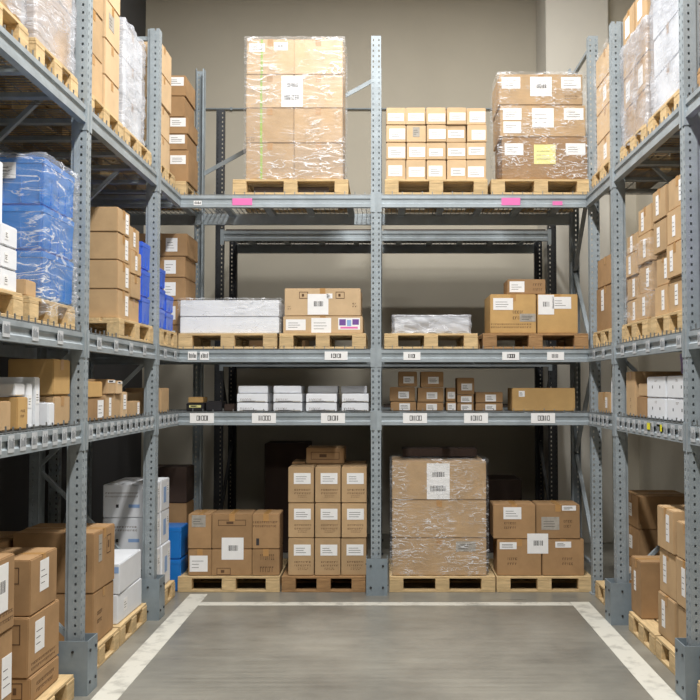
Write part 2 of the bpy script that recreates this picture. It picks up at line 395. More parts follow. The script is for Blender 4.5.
# ------------------------------------------------------------------ pallets
_pal = {}
def pallet(x0, x1, y0, y1, z, label, m='wood', axis='x', sheet=False):
    """block pallet; axis = side along which the three runner boards lie"""
    W, D = x1-x0, y1-y0
    if axis == 'y': W, D = D, W
    W = round(W, 2); D = round(D, 2)
    root = bpy.data.objects.new('wooden_pallet', None); COL.objects.link(root)
    root.location = ((x0+x1)/2, (y0+y1)/2, z); root.rotation_euler = (0,0, math.pi/2 if axis == 'y' else 0)
    tag(root, label, 'pallet', 'wooden pallets')
    key = (W, D, m)
    if key not in _pal:
        parts = []
        def mk(n, args):
            b = bmesh.new(); vs = box(b, *args)
            bmesh.ops.bevel(b, geom=b.edges[:], offset=.0025, segments=1, affect='EDGES')
            me = bpy.data.meshes.new(n); b.to_mesh(me); b.free(); me.materials.append(MATS[m]); parts.append((n, me))
        bw = .1
        for i in range(3):
            yc = -D/2+bw/2 + i*(D-bw)/2
            mk('bottom_board', (-W/2, W/2, yc-bw/2, yc+bw/2, 0, .021))
            for j in range(3):
                xc = -W/2+.07 + j*(W-.14)/2
                mk('block', (xc-.07, xc+.07, yc-bw/2, yc+bw/2, .0215, .1125))
        for j in range(3):
            xc = -W/2+.07 + j*(W-.14)/2; mk('stringer_board', (xc-.07, xc+.07, -D/2, D/2, .113, .134))
        n = 7 if D > .9 else 5; g = D/n
        for i in range(n):
            yc = -D/2 + g*(i+.5); ww = g*.41 if 0 < i < n-1 else g*.46
            mk('top_board', (-W/2, W/2, yc-ww, yc+ww, .1345, .1555))
        _pal[key] = parts
    for n, me in _pal[key]: link(n, me, root)
    if sheet:
        b = bmesh.new(); box(b, -W/2+.2, W/2-.2, -D/2+.11, -D/2+.113, .03, .098)
        mesh_obj('slip_sheet', b, 'slip_sheet', root)
    return root

# ------------------------------------------------------------------ cartons
def face_frame(face, W, D, Hh):
    """returns fn(u,v,out)->local point; u,v metres from face centre-left/bottom"""
    if face == 'f': return (lambda u, v, o: (-W/2+u, -D/2-o, v)), W
    if face == 'r': return (lambda u, v, o: (W/2+o, -D/2+u, v)), D
    if face == 'l': return (lambda u, v, o: (-W/2-o, D/2-u, v)), D
def plate(bm, fn, u0, u1, v0, v1, o0, o1, mi=0):
    pts = [fn(u0,v0,o0),fn(u1,v0,o0),fn(u1,v1,o0),fn(u0,v1,o0),fn(u0,v0,o1),fn(u1,v0,o1),fn(u1,v1,o1),fn(u0,v1,o1)]
    v = [bm.verts.new(p) for p in pts]
    for f in ((3,2,1,0),(4,5,6,7),(0,1,5,4),(1,2,6,5),(2,3,7,6),(3,0,4,7)):
        bm.faces.new([v[i] for i in f]).material_index = mi
def bars(bm, fn, u0, u1, v0, v1, rr, mi=1, o=.002):
    u = u0
    while u < u1 - .004:
        w_ = rr.choice((.003,.005,.008)); plate(bm, fn, u, min(u+w_, u1), v0, v1, o, o+.0006, mi); u += w_+rr.choice((.003,.005,.007))
def sticker(root, W, D, Hh, spec, rr):
    face, cu, cv, sw, sh = spec[:5]; style = spec[5] if len(spec) > 5 else 'bar'
    fn, FW = face_frame(face, W, D, Hh)
    sw = min(sw, FW-.02)
    if cu > 0: sh = min(sh, Hh-.02)
    if cu < 0: u0 = -cu*FW - sw/2; v0 = cv*Hh - sh/2
    else: u0 = min(max(cu*FW - sw/2, .006), FW-.006-sw); v0 = min(max(cv*Hh - sh/2, .006), Hh-.006-sh)
    b = bmesh.new()
    paper = 'paper'; ink = 'ink'
    if style == 'print':           # printed lettering and frames on the board itself
        rows = 2
        for k in range(rows):
            vv = v0 + sh*(k+.2)/rows; u = u0
            while u < u0+sw-.01:
                w_ = rr.uniform(.008, .02); hh = sh*.45/rows
                plate(b, fn, u, u+w_*.35, vv, vv+hh, .0004, .001); plate(b, fn, u, u+w_, vv+hh*.8, vv+hh, .0004, .001)
                if rr.random() < .5: plate(b, fn, u, u+w_, vv, vv+hh*.2, .0004, .001)
                u += w_+.008
        return mesh_obj('printed_lettering', b, 'brown_ink', root)
    if style == 'frame':
        t = .006
        for (a0,a1,c0,c1) in ((u0,u0+sw,v0,v0+t),(u0,u0+sw,v0+sh-t,v0+sh),(u0,u0+t,v0,v0+sh),(u0+sw-t,u0+sw,v0,v0+sh),(u0+sw*.3,u0+sw*.55,v0+sh*.3,v0+sh*.7)):
            plate(b, fn, a0, a1, c0, c1, .0004, .001)
        return mesh_obj('printed_mark', b, 'brown_ink', root)
    if style == 'hole':
        plate(b, fn, u0, u0+sw, v0, v0+sh, .0002, .0008)
        return mesh_obj('hand_hole', b, 'ink', root)
    if style == 'strap':
        plate(b, fn, u0, u0+sw, .002, Hh-.002, .0005, .002); return mesh_obj('strap', b, 'green_strap', root)
    if style == 'tape':
        plate(b, fn, u0, u0+sw, v0, v0+sh, .0004, .0012); return mesh_obj('tape', b, 'tape', root)
    if style == 'blue':
        plate(b, fn, u0, u0+sw, v0, v0+sh, .0004, .0012); return mesh_obj('printed_panel', b, 'blue_ink', root)
    if style == 'logo':
        plate(b, fn, u0, u0+sw, v0+sh*.15, v0+sh, .0006, .0014, 0)
        plate(b, fn, u0+sw*.05, u0+sw*.35, v0+sh*.45, v0+sh*.9, .0014, .002, 1); plate(b, fn, u0+sw*.4, u0+sw*.6, v0+sh*.4, v0+sh*.85, .0014, .002, 2)
        plate(b, fn, u0+sw*.65, u0+sw*.95, v0+sh*.5, v0+sh*.9, .0014, .002, 1); plate(b, fn, u0+sw*.1, u0+sw*.9, v0+sh*.22, v0+sh*.36, .0014, .002, 3)
        o = mesh_obj('printed_emblem', b, ['paper','purple_ink','blue_ink','pink'], root); o['label'] = 'purple and blue printed emblem'; return o
    if style == 'yellow': paper = 'yellow_paper'
    if style == 'grey': paper = 'grey_paper'
    plate(b, fn, u0, u0+sw, v0, v0+sh, .0005, .002)
    if style == 'bar':
        bars(b, fn, u0+sw*.3, u0+sw*.75, v0+sh*.4, v0+sh*.65, rr)
    elif style == 'big':
        bars(b, fn, u0+sw*.25, u0+sw*.78, v0+sh*.62, v0+sh*.76, rr); bars(b, fn, u0+sw*.15, u0+sw*.85, v0+sh*.22, v0+sh*.38, rr)
    else:
        for k in range(3): plate(b, fn, u0+sw*.12, u0+sw*rr.uniform(.5,.85), v0+sh*(.25+.2*k), v0+sh*(.25+.2*k)+.004, .002, .0026, 1)
    return mesh_obj('shipping_label', b, [paper, ink], root)
PRT = {'n': 0}
def carton(x0, x1, y0, y1, z0, z1, label, m='tan', st=(), tape='f', group=None, rot=None, cat='box', name='cardboard_box', jit=.003, bulge=0):
    rr = random.Random(len(LABELS)*13+5)
    W, D, Hh = x1-x0-.004, y1-y0-.004, z1-z0-.004
    b = bmesh.new(); box(b, -W/2, W/2, -D/2, D/2, 0, Hh)
    for v in b.verts:
        if v.co.z > .01: v.co.x *= 1 - rr.uniform(0, jit); v.co.y *= 1 - rr.uniform(0, jit)
    bmesh.ops.bevel(b, geom=b.edges[:], offset=min(.006, Hh*.08), segments=2, affect='EDGES')
    rz = (math.radians(rr.uniform(-.8, .8)) if rot is None else math.radians(rot))
    o = mesh_obj(name, b, m, loc=((x0+x1)/2, (y0+y1)/2, z0+.002), rot=(0,0,rz))
    tag(o, label, cat, group)
    # sealing tape over the top seam and down the visible face
    if tape:
        b = bmesh.new(); tw = min(.028, W*.12)
        drop = min(.07, Hh*.35)
        if tape == 'f':
            box(b, -tw, tw, -D/2-.0008, D/2+.0008, Hh, Hh+.0009)
            box(b, -tw, tw, -D/2-.0012, -D/2-.0002, Hh-drop, Hh+.0009)
        elif tape in 'rl':
            s = 1 if tape == 'r' else -1
            box(b, -W/2-.0008, W/2+.0008, -tw, tw, Hh, Hh+.0009)
            xa, xb = sorted((s*(W/2+.0002), s*(W/2+.0012))); box(b, xa, xb, -tw, tw, Hh-drop, Hh+.0009)
        mesh_obj('tape', b, 'tape', o)
    if m not in ('white_card',) and Hh > .15 and tape:
        # the two flaps' edge line under the lid
        b = bmesh.new(); box(b, -W/2+.004, W/2-.004, -D/2+.002, -D/2+.004, Hh-.0005, Hh+.0003); b.free()
    for s_ in st: sticker(o, W, D, Hh, s_, rr)
    return o
def PB(p0, p1, Y, zb=None):
    """corner pixels -> x0,x1,z0,z1 at depth Y"""
    xa, zt = P(p0[0], p0[1], Y); xb, zl = P(p1[0], p1[1], Y)
    return xa, xb, (zl if zb is None else zb), zt
def film(x0, x1, y0, y1, z0, z1, label, m='film', seed=1, amp=.008, sides='all', group='stretch film over pallet loads', cat='plastic wrap'):
    b = bmesh.new(); g = .02
    W, D, Hh = x1-x0+2*g, y1-y0+2*g, z1-z0+g
    box(b, -W/2, W/2, -D/2, D/2, 0, Hh)
    bmesh.ops.delete(b, geom=[f for f in b.faces if f.normal.z < -.9 or f.calc_center_median().z < .001], context='FACES')
    bmesh.ops.subdivide_edges(b, edges=b.edges[:], cuts=22, use_grid_fill=True)
    rr = random.Random(seed); ph = [rr.uniform(0, 6.28) for _ in range(6)]
    for v in b.verts:
        x, y, z = v.co
        k = math.sin(z*31 + x*13 + ph[0]) * math.sin(x*23 - z*17 + y*19 + ph[1]) + .5*math.sin(z*70 + y*40 + x*31 + ph[2])
        n = Vector((x/W, y/D, 0)); 
        if n.length: v.co += n.normalized()*k*amp*.6
        if z < .01: v.co.z += .012*math.sin(x*40+y*37+ph[3])+.01
        v.co.z += .002*k if z > Hh-.01 else 0
    for f in b.faces: f.smooth = True
    o = mesh_obj('stretch_film', b, m, loc=((x0+x1)/2, (y0+y1)/2, z0)); tag(o, label, cat, group); return o

PH = .1565          # pallet height
DZ = .0125          # mesh above the beam top
ORD = ['leftmost','second','third','fourth','rightmost']
# ================= END RACK, TOP DECK =================
zt = LV[0] + DZ
def bp(p0, p1, zdeck, label, m='wood', Y=9.32, D=1.0, sheet=False):
    x0 = P(p0, 300, Y)[0]; x1 = P(p1, 300, Y)[0]
    return pallet(x0, x1, Y, Y+D, zdeck, label, m, sheet=sheet)
bp(232, 348, zt, 'wide wooden pallet under the tall film-wrapped load on the top shelf', 'wood', sheet=True)
bp(385, 488, zt, 'wooden pallet under the grid of small labelled boxes on the top shelf')
bp(492, 592, zt, 'wooden pallet under the three wide labelled cartons on the top shelf')
z0 = zt + PH; Yb = 9.37
tops = [P(300, y, Yb)[1] for y in (39, 74.5, 108, 143)]; zs = tops[::-1]; zs = [z0] + zs
xa, xm, xb = P(246, 100, Yb)[0], P(294, 100, Yb)[0], P(343, 100, Yb)[0]
rows = ['bottom', 'second', 'third', 'top']
for r in range(4):
    for c in range(2):
        st = []
        if c == 0: st.append(('f', .32, .5, .022, 1, 'strap'))
        if r == 3 and c == 0: st += [('f', .22, .76, .16, .085, 'lines'), ('f', .72, .8, .14, .085)]
        if r == 2 and c == 0: st += [('f', -.97, .5, .22, .32, 'big')]
        if r == 1 and c == 0: st += [('f', .1, .12, .08, .05, 'print')]
        if r == 2 and c == 1: pass
        carton((xa, xm)[c], (xm, xb)[c], Yb, Yb+.6, zs[r], zs[r+1],
               '%s carton of the %s layer in the tall film-wrapped load on the top shelf' % (('left', 'right')[c], rows[r]), 'light_tan' if r > 1 else 'tan', st, group='cartons of the tall wrapped load')
film(xa, xb, Yb, Yb+.6, z0, zs[4], 'shiny clear film round the tall load of eight cartons on the top shelf', 'film_tubs', 3)
# small boxes 5 x 4
ys = [107, 124.5, 142, 159.5]; zz = [z0] + [P(430, y, Yb)[1] for y in ys[::-1]]
xw = [P(386 + 20.2*i, 140, Yb)[0] for i in range(6)]
rn = ['bottom', 'second lowest', 'second highest', 'top']
for r in range(4):
    for c in range(5):
        dx = (.0, -.012, 0, .012)[r] if c < 3 else 0
        dy = RND.uniform(0, .025)
        st = [('f', RND.uniform(.45, .62), RND.uniform(.4, .5), RND.choice((.14, .16, .17)), RND.choice((.08, .1, .11)), RND.choice(('lines','lines','x')))]
        if (r, c) == (2, 1): st = [('f', .5, .6, .07, .1, 'grey')]
        carton(xw[c], xw[c+1]-.004, Yb+dy, Yb+.42+dy, zz[r], zz[r+1], 'small brown box with white label, %s in the %s row of the twenty-box grid' % (ORD[c], rn[r]),
               'light_tan', st, tape='', group='small boxes of the twenty-box grid', rot=RND.uniform(-2, 2)*.6)
# three wide cartons
rows3 = [((502,137),(588,175),'bottom'), ((500,105),(586,137),'middle'), ((499,74),(583,105),'top')]
zp = z0
for i, (p0, p1, nm) in enumerate(rows3):
    a, c, _, ztop = PB(p0, p1, Yb)
    st = [('f', .14, .72, .19, .12, 'lines'), ('f', .5, .6, .22, .2, ('yellow','x','bar')[i]), ('f', .86, .72, .2, .12, 'lines')]
    if i == 1: st.append(('f', .14, .3, .18, .12, 'lines'))
    if i == 2: st.append(('f', .86, .25, .12, .05, 'print'))
    if i == 0: st += [('f', .87, .42, .2, .03, 'print')]
    carton(a, c, Yb, Yb+.62, zp, ztop, '%s of the three wide labelled cartons on the top shelf%s' % (nm, ', with a yellow label' if i == 0 else ''), 'tan' if i else 'brown', st, group='three wide cartons on the top shelf')
    zp = ztop
film(P(499,100,Yb)[0], P(588,100,Yb)[0], Yb, Yb+.62, z0+.01, zp, 'thin clear film round the three wide labelled cartons on the top shelf', 'film', 5)
# corner stack on the extension to the left
zc = [182, 150, 134, 117, 96, 75]
pallet(-2.9, -2.03, 9.4, 10.2, zt, 'wooden pallet under the narrow corner stack on the top left shelf')
yc = [z0] + [P(186, y, 9.45)[1] for y in zc[1:]]
cw = [-1.985, -2.0, -1.99, -2.03, -2.02]
for i in range(5):
    carton(-2.5, cw[i]-.03, 9.45, 9.95, yc[i], yc[i+1], 'brown carton %s in the corner stack beside the rear post, top left shelf' % ('at the bottom', 'second from bottom', 'in the middle', 'second from top', 'at the top')[i],
           'brown', [('f', .78, .7, .16, .09, 'lines')] if i != 3 else (), group='corner stack on the top left shelf', rot=0)
# ================= END RACK, MIDDLE DECK =================
zm = LV[1] + DZ; zpm = zm + PH
bp(178.5, 277, zm, 'wooden pallet under the low white load on the middle shelf'); 
bp(279.5, 366, zm, 'wooden pallet under two long cartons left of the centre post')
bp(384, 478, zm, 'pale wooden pallet under the single white package on the middle shelf')
bp(483, 588, zm, 'old brown wooden pallet under yellowish cartons on the middle shelf', 'wood_old')
a, c, _, zq = PB((180, 300), (279, 333), Yb)
zmid = (zpm+zq)/2
for nm, q0, q1 in (('lower', zpm, zmid), ('upper', zmid, zq)):
    carton(a, c, Yb, Yb+.8, q0, q1, '%s wide white box of the white load on the middle shelf' % nm, 'white_card', (), tape='', group='white load on the middle shelf', rot=0)
film(a, c, Yb, Yb+.8, zpm, zq, 'milky film stretched round the low white load on the middle shelf', 'film_heavy', 8, amp=.006)
a, c, _, zq = PB((283, 316), (363, 335), Yb)
carton(a, c, Yb, Yb+.6, zpm, zq, 'lower long carton with purple printed emblem on the middle shelf', 'light_tan',
       [('f', .16, .5, .2, .11, 'lines'), ('f', .48, .45, .2, .15, 'lines'), ('f', .83, .5, .22, .14, 'logo')], group='two long cartons left of the centre post')
a, c, _, z2 = PB((284.5, 288), (361, 316), Yb)
carton(a, c, Yb+.01, Yb+.55, zq, z2, 'upper long carton with two dark marks and large label, middle shelf', 'light_tan',
       [('f', .44, .42, .21, .21, 'bar'), ('f', .25, .75, .09, .07, 'frame'), ('f', .73, .75, .09, .07, 'frame'), ('f', .59, .72, .06, .05, 'lines'), ('f', .92, .4, .04, .06, 'print'), ('f', .07, .3, .04, .05, 'print')], group='two long cartons left of the centre post')
a, c, _, zq = PB((394, 317), (469, 335), Yb+.03)
carton(a, c, Yb+.03, Yb+.55, zpm, zq, 'low white parcel wrapped in crumpled plastic, alone on its pallet', 'white_card', [('f', .3, .5, .25, .08, 'grey'), ('f', .7, .4, .2, .07, 'lines'), ('f', .5, .7, .1, .04, 'grey')], tape='', rot=1)
film(a, c, Yb+.03, Yb+.55, zpm, zq, 'crumpled clear film round the single white parcel on the middle shelf', 'film_milky', 9, amp=.01)
a, c, _, zq = PB((490, 294), (536.5, 331), Yb); zpo = zpm
carton(a, c, Yb, Yb+.55, zpo, zq, 'printed yellowish carton on the left of the old brown pallet', 'yellow_tan',
       [('f', .28, .75, .2, .12, 'lines'), ('f', .6, .48, .1, .12, 'print'), ('f', .45, .2, .4, .06, 'print'), ('f', .86, .4, .16, .08, 'grey')], group='yellowish cartons on the old brown pallet')
a2, c2, _, _ = PB((537, 294), (578, 331), Yb)
carton(a2, c2, Yb, Yb+.55, zpo, zq, 'plain yellowish carton on the right of the old brown pallet', 'yellow_tan', [('f', .1, .8, .16, .2, 'bar'), ('f', .6, .78, .19, .12, 'lines')], group='yellowish cartons on the old brown pallet')
a3, c3, _, z3 = PB((507.5, 279), (546, 294), Yb+.05)
carton(a3, c3, Yb+.05, Yb+.4, zq, z3, 'small brown carton lying on top of the two yellowish cartons', 'brown', [('f', .25, .5, .15, .11, 'lines'), ('f', .8, .5, .1, .1, 'print')], tape='')
# brown cartons on the shelf extension behind the blue crates
for i, (y0, y1) in enumerate(((278, 301), (257, 278), (234, 257))):
    za = zpm + .42*0 + (P(180, y0, 9.6)[1]); 
    zb_ = P(180, y1, 9.6)[1]
ze = [zm, zm+.26, zm+.5, P(180, 301, 9.6)[1], P(180, 278, 9.6)[1], P(180, 257, 9.6)[1], P(180, 234, 9.6)[1]]
ze = [ze[0], ze[0]+(ze[3]-ze[0])*.5, ze[3], ze[4], ze[5], ze[6]]
for i in range(5):
    carton(-2.62, -2.06 + (.02 if i == 4 else 0), 9.55, 10.1, ze[i], ze[i+1], 'shaded brown carton %s in the stack behind the blue crates' % ('at the bottom', 'second from bottom', 'in the middle', 'second from top', 'at the top')[i],
           'brown', [('f', .72, .5, .12, .14, 'lines')], group='shaded stack behind the blue crates', rot=0)
# ================= END RACK, LOW DECK =================
zl = LV[2] + DZ
cols = [(237, 268), (273.5, 302.5), (306, 337), (342, 369)]
cn = ['leftmost', 'second', 'third', 'rightmost']
zh = (P(300, 393.5, 9.38)[1] - zl) / 2
for i, (p0, p1) in enumerate(cols):
    for k in range(3):
        Y = 9.38 if k < 2 else 9.38 + (.12, .1, .3, .34)[i]
        off = 0 if k < 2 else (1, 0, 2, -1)[i]
        x0 = P(p0+off, 400, Y)[0]; x1 = P(p1+off - (0 if k < 2 else 1), 400, Y)[0]
        carton(x0, x1, Y, 9.38+.55, zl + k*zh, zl+(k+1)*zh - (.012 if k == 2 else 0), 'flat white box, %s layer of the %s white pile on the low shelf' % (('bottom', 'middle', 'top')[k], cn[i]),
               'white_card', [('f', .3, .35, .12, .018, 'print'), ('f', .5, .12, .26, .008, 'grey')] if k < 2 else (), tape='', group='flat white boxes on the low shelf', rot=RND.uniform(-.8, .8))
for (p0, p1, y0, y1, lab, m_) in ((186, 204, 403, 413, 'dark box with a yellow band on the low shelf, lower of two', 'black_card'), (188, 203, 397, 403, 'small yellowish box on the low shelf, lying on a dark box', 'yellow_tan'),
        (206, 222, 401, 413, 'black box on the low shelf beside the yellow-banded one', 'black_card'), (224, 234, 404, 413, 'small dark box on the low shelf, nearest the white piles', 'dark_card')):
    a, c, q0, q1 = PB((p0, y0), (p1, y1), 9.5)
    if y1 == 413: q0 = zl
    else: q0 = P(190, 403, 9.5)[1] + .001
    carton(a, c, 9.5, 9.75, q0, q1, lab, m_, [('f', .5, .6, .12, .025, 'yellow')] if m_ == 'black_card' and p0 == 186 else (), tape='')
small = [((57,545),(132,588),'b'), ((82,500),(138,545),'t'), ((60,588),(135,620),'g'), ((139,547),(215,590),'b'), ((148,500),(215,547),'t'), ((137,590),(215,620),'g'),
         ((222,547),(250,588),'b'), ((222,588),(252,620),'g'), ((254,518),(305,568),'t'), ((254,568),(303,592),'b'), ((254,592),(303,620),'g'), ((308,560),(388,592),'b'), ((308,592),(388,620),'g')]
nm = ['left column, middle row', 'left column, top row', 'left column, on the shelf', 'second column, middle row', 'second column, top row', 'second column, on the shelf',
      'narrow third column, upper box', 'narrow third column, lower box', 'fourth column, top row', 'fourth column, middle row', 'fourth column, on the shelf', 'right column, upper box', 'right column, lower box']
Yq = 9.62
def q(v): return (370 + v[0]/2.917, 200 + v[1]/2.917)
sb = {}
for (p0, p1, k), n_ in zip(small, nm):
    a, c, q0, q1 = PB(q(p0), q(p1), Yq)
    if k == 'g': q0 = zl
    carton(a, c, Yq, Yq+.3, q0, q1, 'small brown box in shade on the low shelf, %s' % n_, 'brown', [('f', .55, .45, .11, .07, 'lines')], tape='', group='small brown boxes right of the centre post', rot=0)
a, c, q0, q1 = PB(q((415,548)), q((600,620)), 9.5)
carton(a, c, 9.5, 9.9, zl, q1, 'long low brown carton at the right end of the low shelf', 'yellow_tan', [('f', .15, .75, .06, .06, 'lines')], tape='')
# ================= END RACK, FLOOR =================
bp(180, 281, 0, 'wooden pallet on the floor under six big brown cartons', 'wood', Y=9.38)
bp(282.5, 366, 0, 'wooden pallet on the floor under the nine-carton stack', 'wood_old', Y=9.38)
bp(389.5, 494, 0, 'wooden pallet on the floor under the large film-wrapped carton load', Y=9.38)
bp(495.5, 590, 0, 'wooden pallet on the floor under four cartons, right end', Y=9.38)
Yf = 9.42; z0 = PH
xs = [P(v, 540, Yf)[0] for v in (188, 211.5, 252, 279.5)]
z1 = P(230, 549, Yf)[1]; z2 = P(230, 514, Yf)[1]
for r, (a_, b_) in enumerate(((z0, z1), (z1, z2))):
    for c in range(3):
        st = [[('f', .45, .45, .18, .16, 'x'), ], [('f', -.52, 1.02, .22, .22, 'bar'), ('f', .3, .15, .14, .07, 'frame')], [('f', .55, .5, .14, .28, 'print')]][c] if r == 0 else \
             [[('f', .45, .8, .14, .12, 'grey')], [('f', .35, .2, .03, .08, 'hole'), ('f', .5, .75, .28, .06, 'frame')], [('f', .2, .2, .03, .07, 'hole'), ('f', .3, .72, .25, .08, 'print')]][c]
        carton(xs[c], xs[c+1], Yf, Yf+.36, a_, b_, 'big brown carton, %s in the %s row on the leftmost floor pallet' % (('left', 'middle', 'right')[c], ('lower', 'upper')[r]),
               'brown', st, group='six big cartons on the leftmost floor pallet')
xs = [P(v, 540, Yf)[0] for v in (287.5, 314.2, 340.8, 367)]
zz = [z0, P(320, 538, Yf)[1], P(320, 503, Yf)[1], P(320, 467, Yf)[1]]
for r in range(3):
    for c in range(3):
        carton(xs[c]+.004, xs[c+1]-.004, Yf+RND.uniform(0,.01), Yf+.4, zz[r], zz[r+1], '%s carton in the %s row of the nine-carton stack beside the centre post' % (('left', 'middle', 'right')[c], ('bottom', 'middle', 'top')[r]),
               'tan', [('f', .55, .68, .17, .11, 'lines'), ('f', .58, .32, .17, .07, 'print'), ('f', .58, .18, .1, .03, 'print')], group='nine-carton stack beside the centre post', tape='')
for (p0, p1, y0, lab) in ((293, 306, 461, 'flat brown carton lying behind on the nine-carton stack, left'), (307, 345, 447, 'open brown carton lying behind on top of the nine-carton stack')):
    a, c, _, q1 = PB((p0, y0), (p1, 467), 9.9)
    carton(a, c, 9.8, 10.2, zz[3], q1, lab, 'brown', [('f', .5, .5, .3, .08, 'frame')] if p0 > 300 else (), tape='')
for r in range(3):
    carton(xs[0]+.02, xs[3]-.02, 9.8, 10.25, zz[r], zz[r+1], 'wide brown carton behind the nine-carton stack, %s layer' % ('bottom','middle','top')[r], 'brown', (), tape='', rot=0)
# large wrapped load
x0, x1 = P(392, 500, Yf)[0], P(486.5, 500, Yf)[0]
zz = [z0, P(440, 538, Yf)[1], P(440, 500, Yf)[1], P(440, 461, Yf)[1]]
for r in range(3):
    carton(x0, x1, Yf, Yf+.75, zz[r], zz[r+1], '%s wide carton of the large film-wrapped load on the floor pallet' % ('bottom', 'middle', 'top')[r], 'tan',
           [[('f', .78, .78, .2, .1, 'grey')], [], [('f', .49, .45, .23, .36, 'big')]][r], group='cartons of the large floor load', rot=0)
film(x0, x1, Yf, Yf+.75, z0, zz[3], 'wrinkled shiny film round the large carton load on the floor', 'film', 12)
a, c, _, q1 = PB((402, 447), (475, 462), 10.0)
carton(a, c, 9.75, 10.1, zz[3]+.016, q1, 'dark flat carton lying on top of the large film-wrapped floor load', 'dark_card', tape='', rot=0)
zz = [z0, P(540, 539, Yf)[1], P(540, 504.5, Yf)[1]]
for (p0, p1, r, lab, st) in ((497, 541.5, 0, 'lower left', [('f', .25, .82, .17, .07, 'lines'), ('f', .35, .4, .1, .1, 'print')]), (542, 584, 0, 'lower right', [('f', .5, .85, .16, .06, 'lines'), ('f', .6, .4, .1, .1, 'print')]),
        (493.5, 536, 1, 'upper left', [('f', .45, .75, .18, .12, 'lines'), ('f', .4, .4, .12, .09, 'print')]), (536.5, 580.5, 1, 'upper right', [('f', .75, .9, .14, .05, 'lines'), ('f', .32, .45, .18, .13, 'grey'), ('f', .72, .45, .08, .1, 'print')])):
    x0, x1 = P(p0, 540, Yf)[0], P(p1, 540, Yf)[0]
    if lab == 'lower left': st = st + [('f', -.92, .88, .21, .2, 'bar')]
    carton(x0, x1, Yf, Yf+.36, zz[r], zz[r+1], '%s carton of the four on the right floor pallet of the end rack' % lab, 'brown', st, group='four cartons on the right floor pallet')
# things in the dark behind
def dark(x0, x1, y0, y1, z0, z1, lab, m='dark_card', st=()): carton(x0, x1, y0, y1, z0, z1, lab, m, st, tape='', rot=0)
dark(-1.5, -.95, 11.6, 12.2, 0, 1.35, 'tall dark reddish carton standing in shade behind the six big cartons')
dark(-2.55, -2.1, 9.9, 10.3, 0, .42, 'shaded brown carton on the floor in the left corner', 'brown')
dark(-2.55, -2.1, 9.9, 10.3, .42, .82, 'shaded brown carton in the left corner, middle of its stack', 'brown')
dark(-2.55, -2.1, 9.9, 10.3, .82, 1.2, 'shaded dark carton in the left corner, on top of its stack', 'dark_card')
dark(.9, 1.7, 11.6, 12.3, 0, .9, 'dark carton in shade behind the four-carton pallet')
dark(-1.7, -1.0, 11.6, 12.3, LV[1]+.034, LV[1]+.26, 'brown carton on the rear rack behind the white load', 'brown')
# blue tubs in the left corner
def tote(x0, x1, y0, y1, z0, z1, label, m='blue_plastic', group=None, name='plastic_crate', st=()):
    """stacking crate: tapered ribbed body with rim, lid and hand slot"""
    W, D, Hh = x1-x0-.004, y1-y0-.004, z1-z0-.003
    b = bmesh.new(); vs = box(b, -W/2, W/2, -D/2, D/2, 0, Hh-.03)
    for v in vs[:4]: v.co.x *= .94; v.co.y *= .94
    bmesh.ops.bevel(b, geom=b.edges[:], offset=.012, segments=2, affect='EDGES')
    o = mesh_obj(name, b, m, loc=((x0+x1)/2, (y0+y1)/2, z0+.001)); tag(o, label, 'crate', group)
    b = bmesh.new(); box(b, -W/2-.0, W/2, -D/2, D/2, Hh-.045, Hh); bmesh.ops.bevel(b, geom=b.edges[:], offset=.006, segments=2, affect='EDGES')
    mesh_obj('rim', b, m, o)
    b = bmesh.new()
    n = max(2, int(W/.12))
    for i in range(n+1):
        x = (-W/2+.02 + (W-.04)*i/n)*.97; box(b, x-.004, x+.004, -D/2+.004, -D/2+.02, .02, Hh-.045)
    n = max(2, int(D/.12))
    for s in (-1, 1):
        for i in range(n+1):
            y = (-D/2+.02 + (D-.04)*i/n)*.97; xa, xb = sorted((s*(W/2-.02), s*(W/2-.004))); box(b, xa, xb, y-.004, y+.004, .02, Hh-.045)
    mesh_obj('rib', b, m, o)
    for s_ in st: sticker(o, W, D, Hh, s_, random.Random(3))
    return o
for k in range(2):
    tote(-2.3, -2.045, 9.4, 9.75, .0+.32*k, .32+.32*k, '%s blue plastic tub in the left corner behind the white cartons' % ('lower', 'upper')[k], 'blue_plastic', 'blue tubs in the left corner')

# ================= LEFT RACK =================
XF = -2.11
def lpal(y0, y1, z, label, m='wood', xf=-2.09, d=.98): return pallet(xf-d, xf, y0, y1, z, label, m, axis='y')
def lc(ya, yb, za, zb, label, m='tan', st=(), xf=XF, d=.5, group=None, tape='r', **k):
    xf -= RND.uniform(0, .02) if xf > -2.12 else 0
    return carton(xf-d, xf, ya, yb, za, zb, label, m, st, tape=tape, group=group, **k)
zt = LV[0]+DZ
# top
lpal(4.5, 5.38, zt, 'wooden pallet at the upper left edge of the picture, top shelf')
lc(4.55, 5.34, zt+PH, zt+PH+.36, 'brown carton at the upper left edge, lower one on its pallet', 'tan', xf=-2.12)
lc(4.55, 5.30, zt+PH+.36, zt+PH+.9, 'brown carton at the upper left edge, upper one on its pallet', 'tan', xf=-2.12)
film(-2.62, -2.12, 4.55, 5.34, zt+PH, zt+PH+.9, 'milky film over the pallet load at the upper left edge', 'film_milky', 20, amp=.015)
lpal(5.5, 6.26, zt, 'pallet under the film-wrapped brown cartons before the nearest left post, top')
for k in range(3):
    lc(5.56, 6.24, zt+PH+.42*k, zt+PH+.42*(k+1), '%s brown carton under film before the nearest left post, top shelf' % ('bottom', 'middle', 'top')[k], 'tan', group='wrapped cartons before the nearest left post', xf=-2.13)
film(-2.63, -2.13, 5.56, 6.24, zt+PH-.05, zt+PH+1.26, 'milky film over brown cartons before the nearest left post, top shelf', 'film_milky', 21, amp=.015)
lpal(6.48, 7.36, zt, 'pallet under stacked open-flap cartons on the top left shelf')
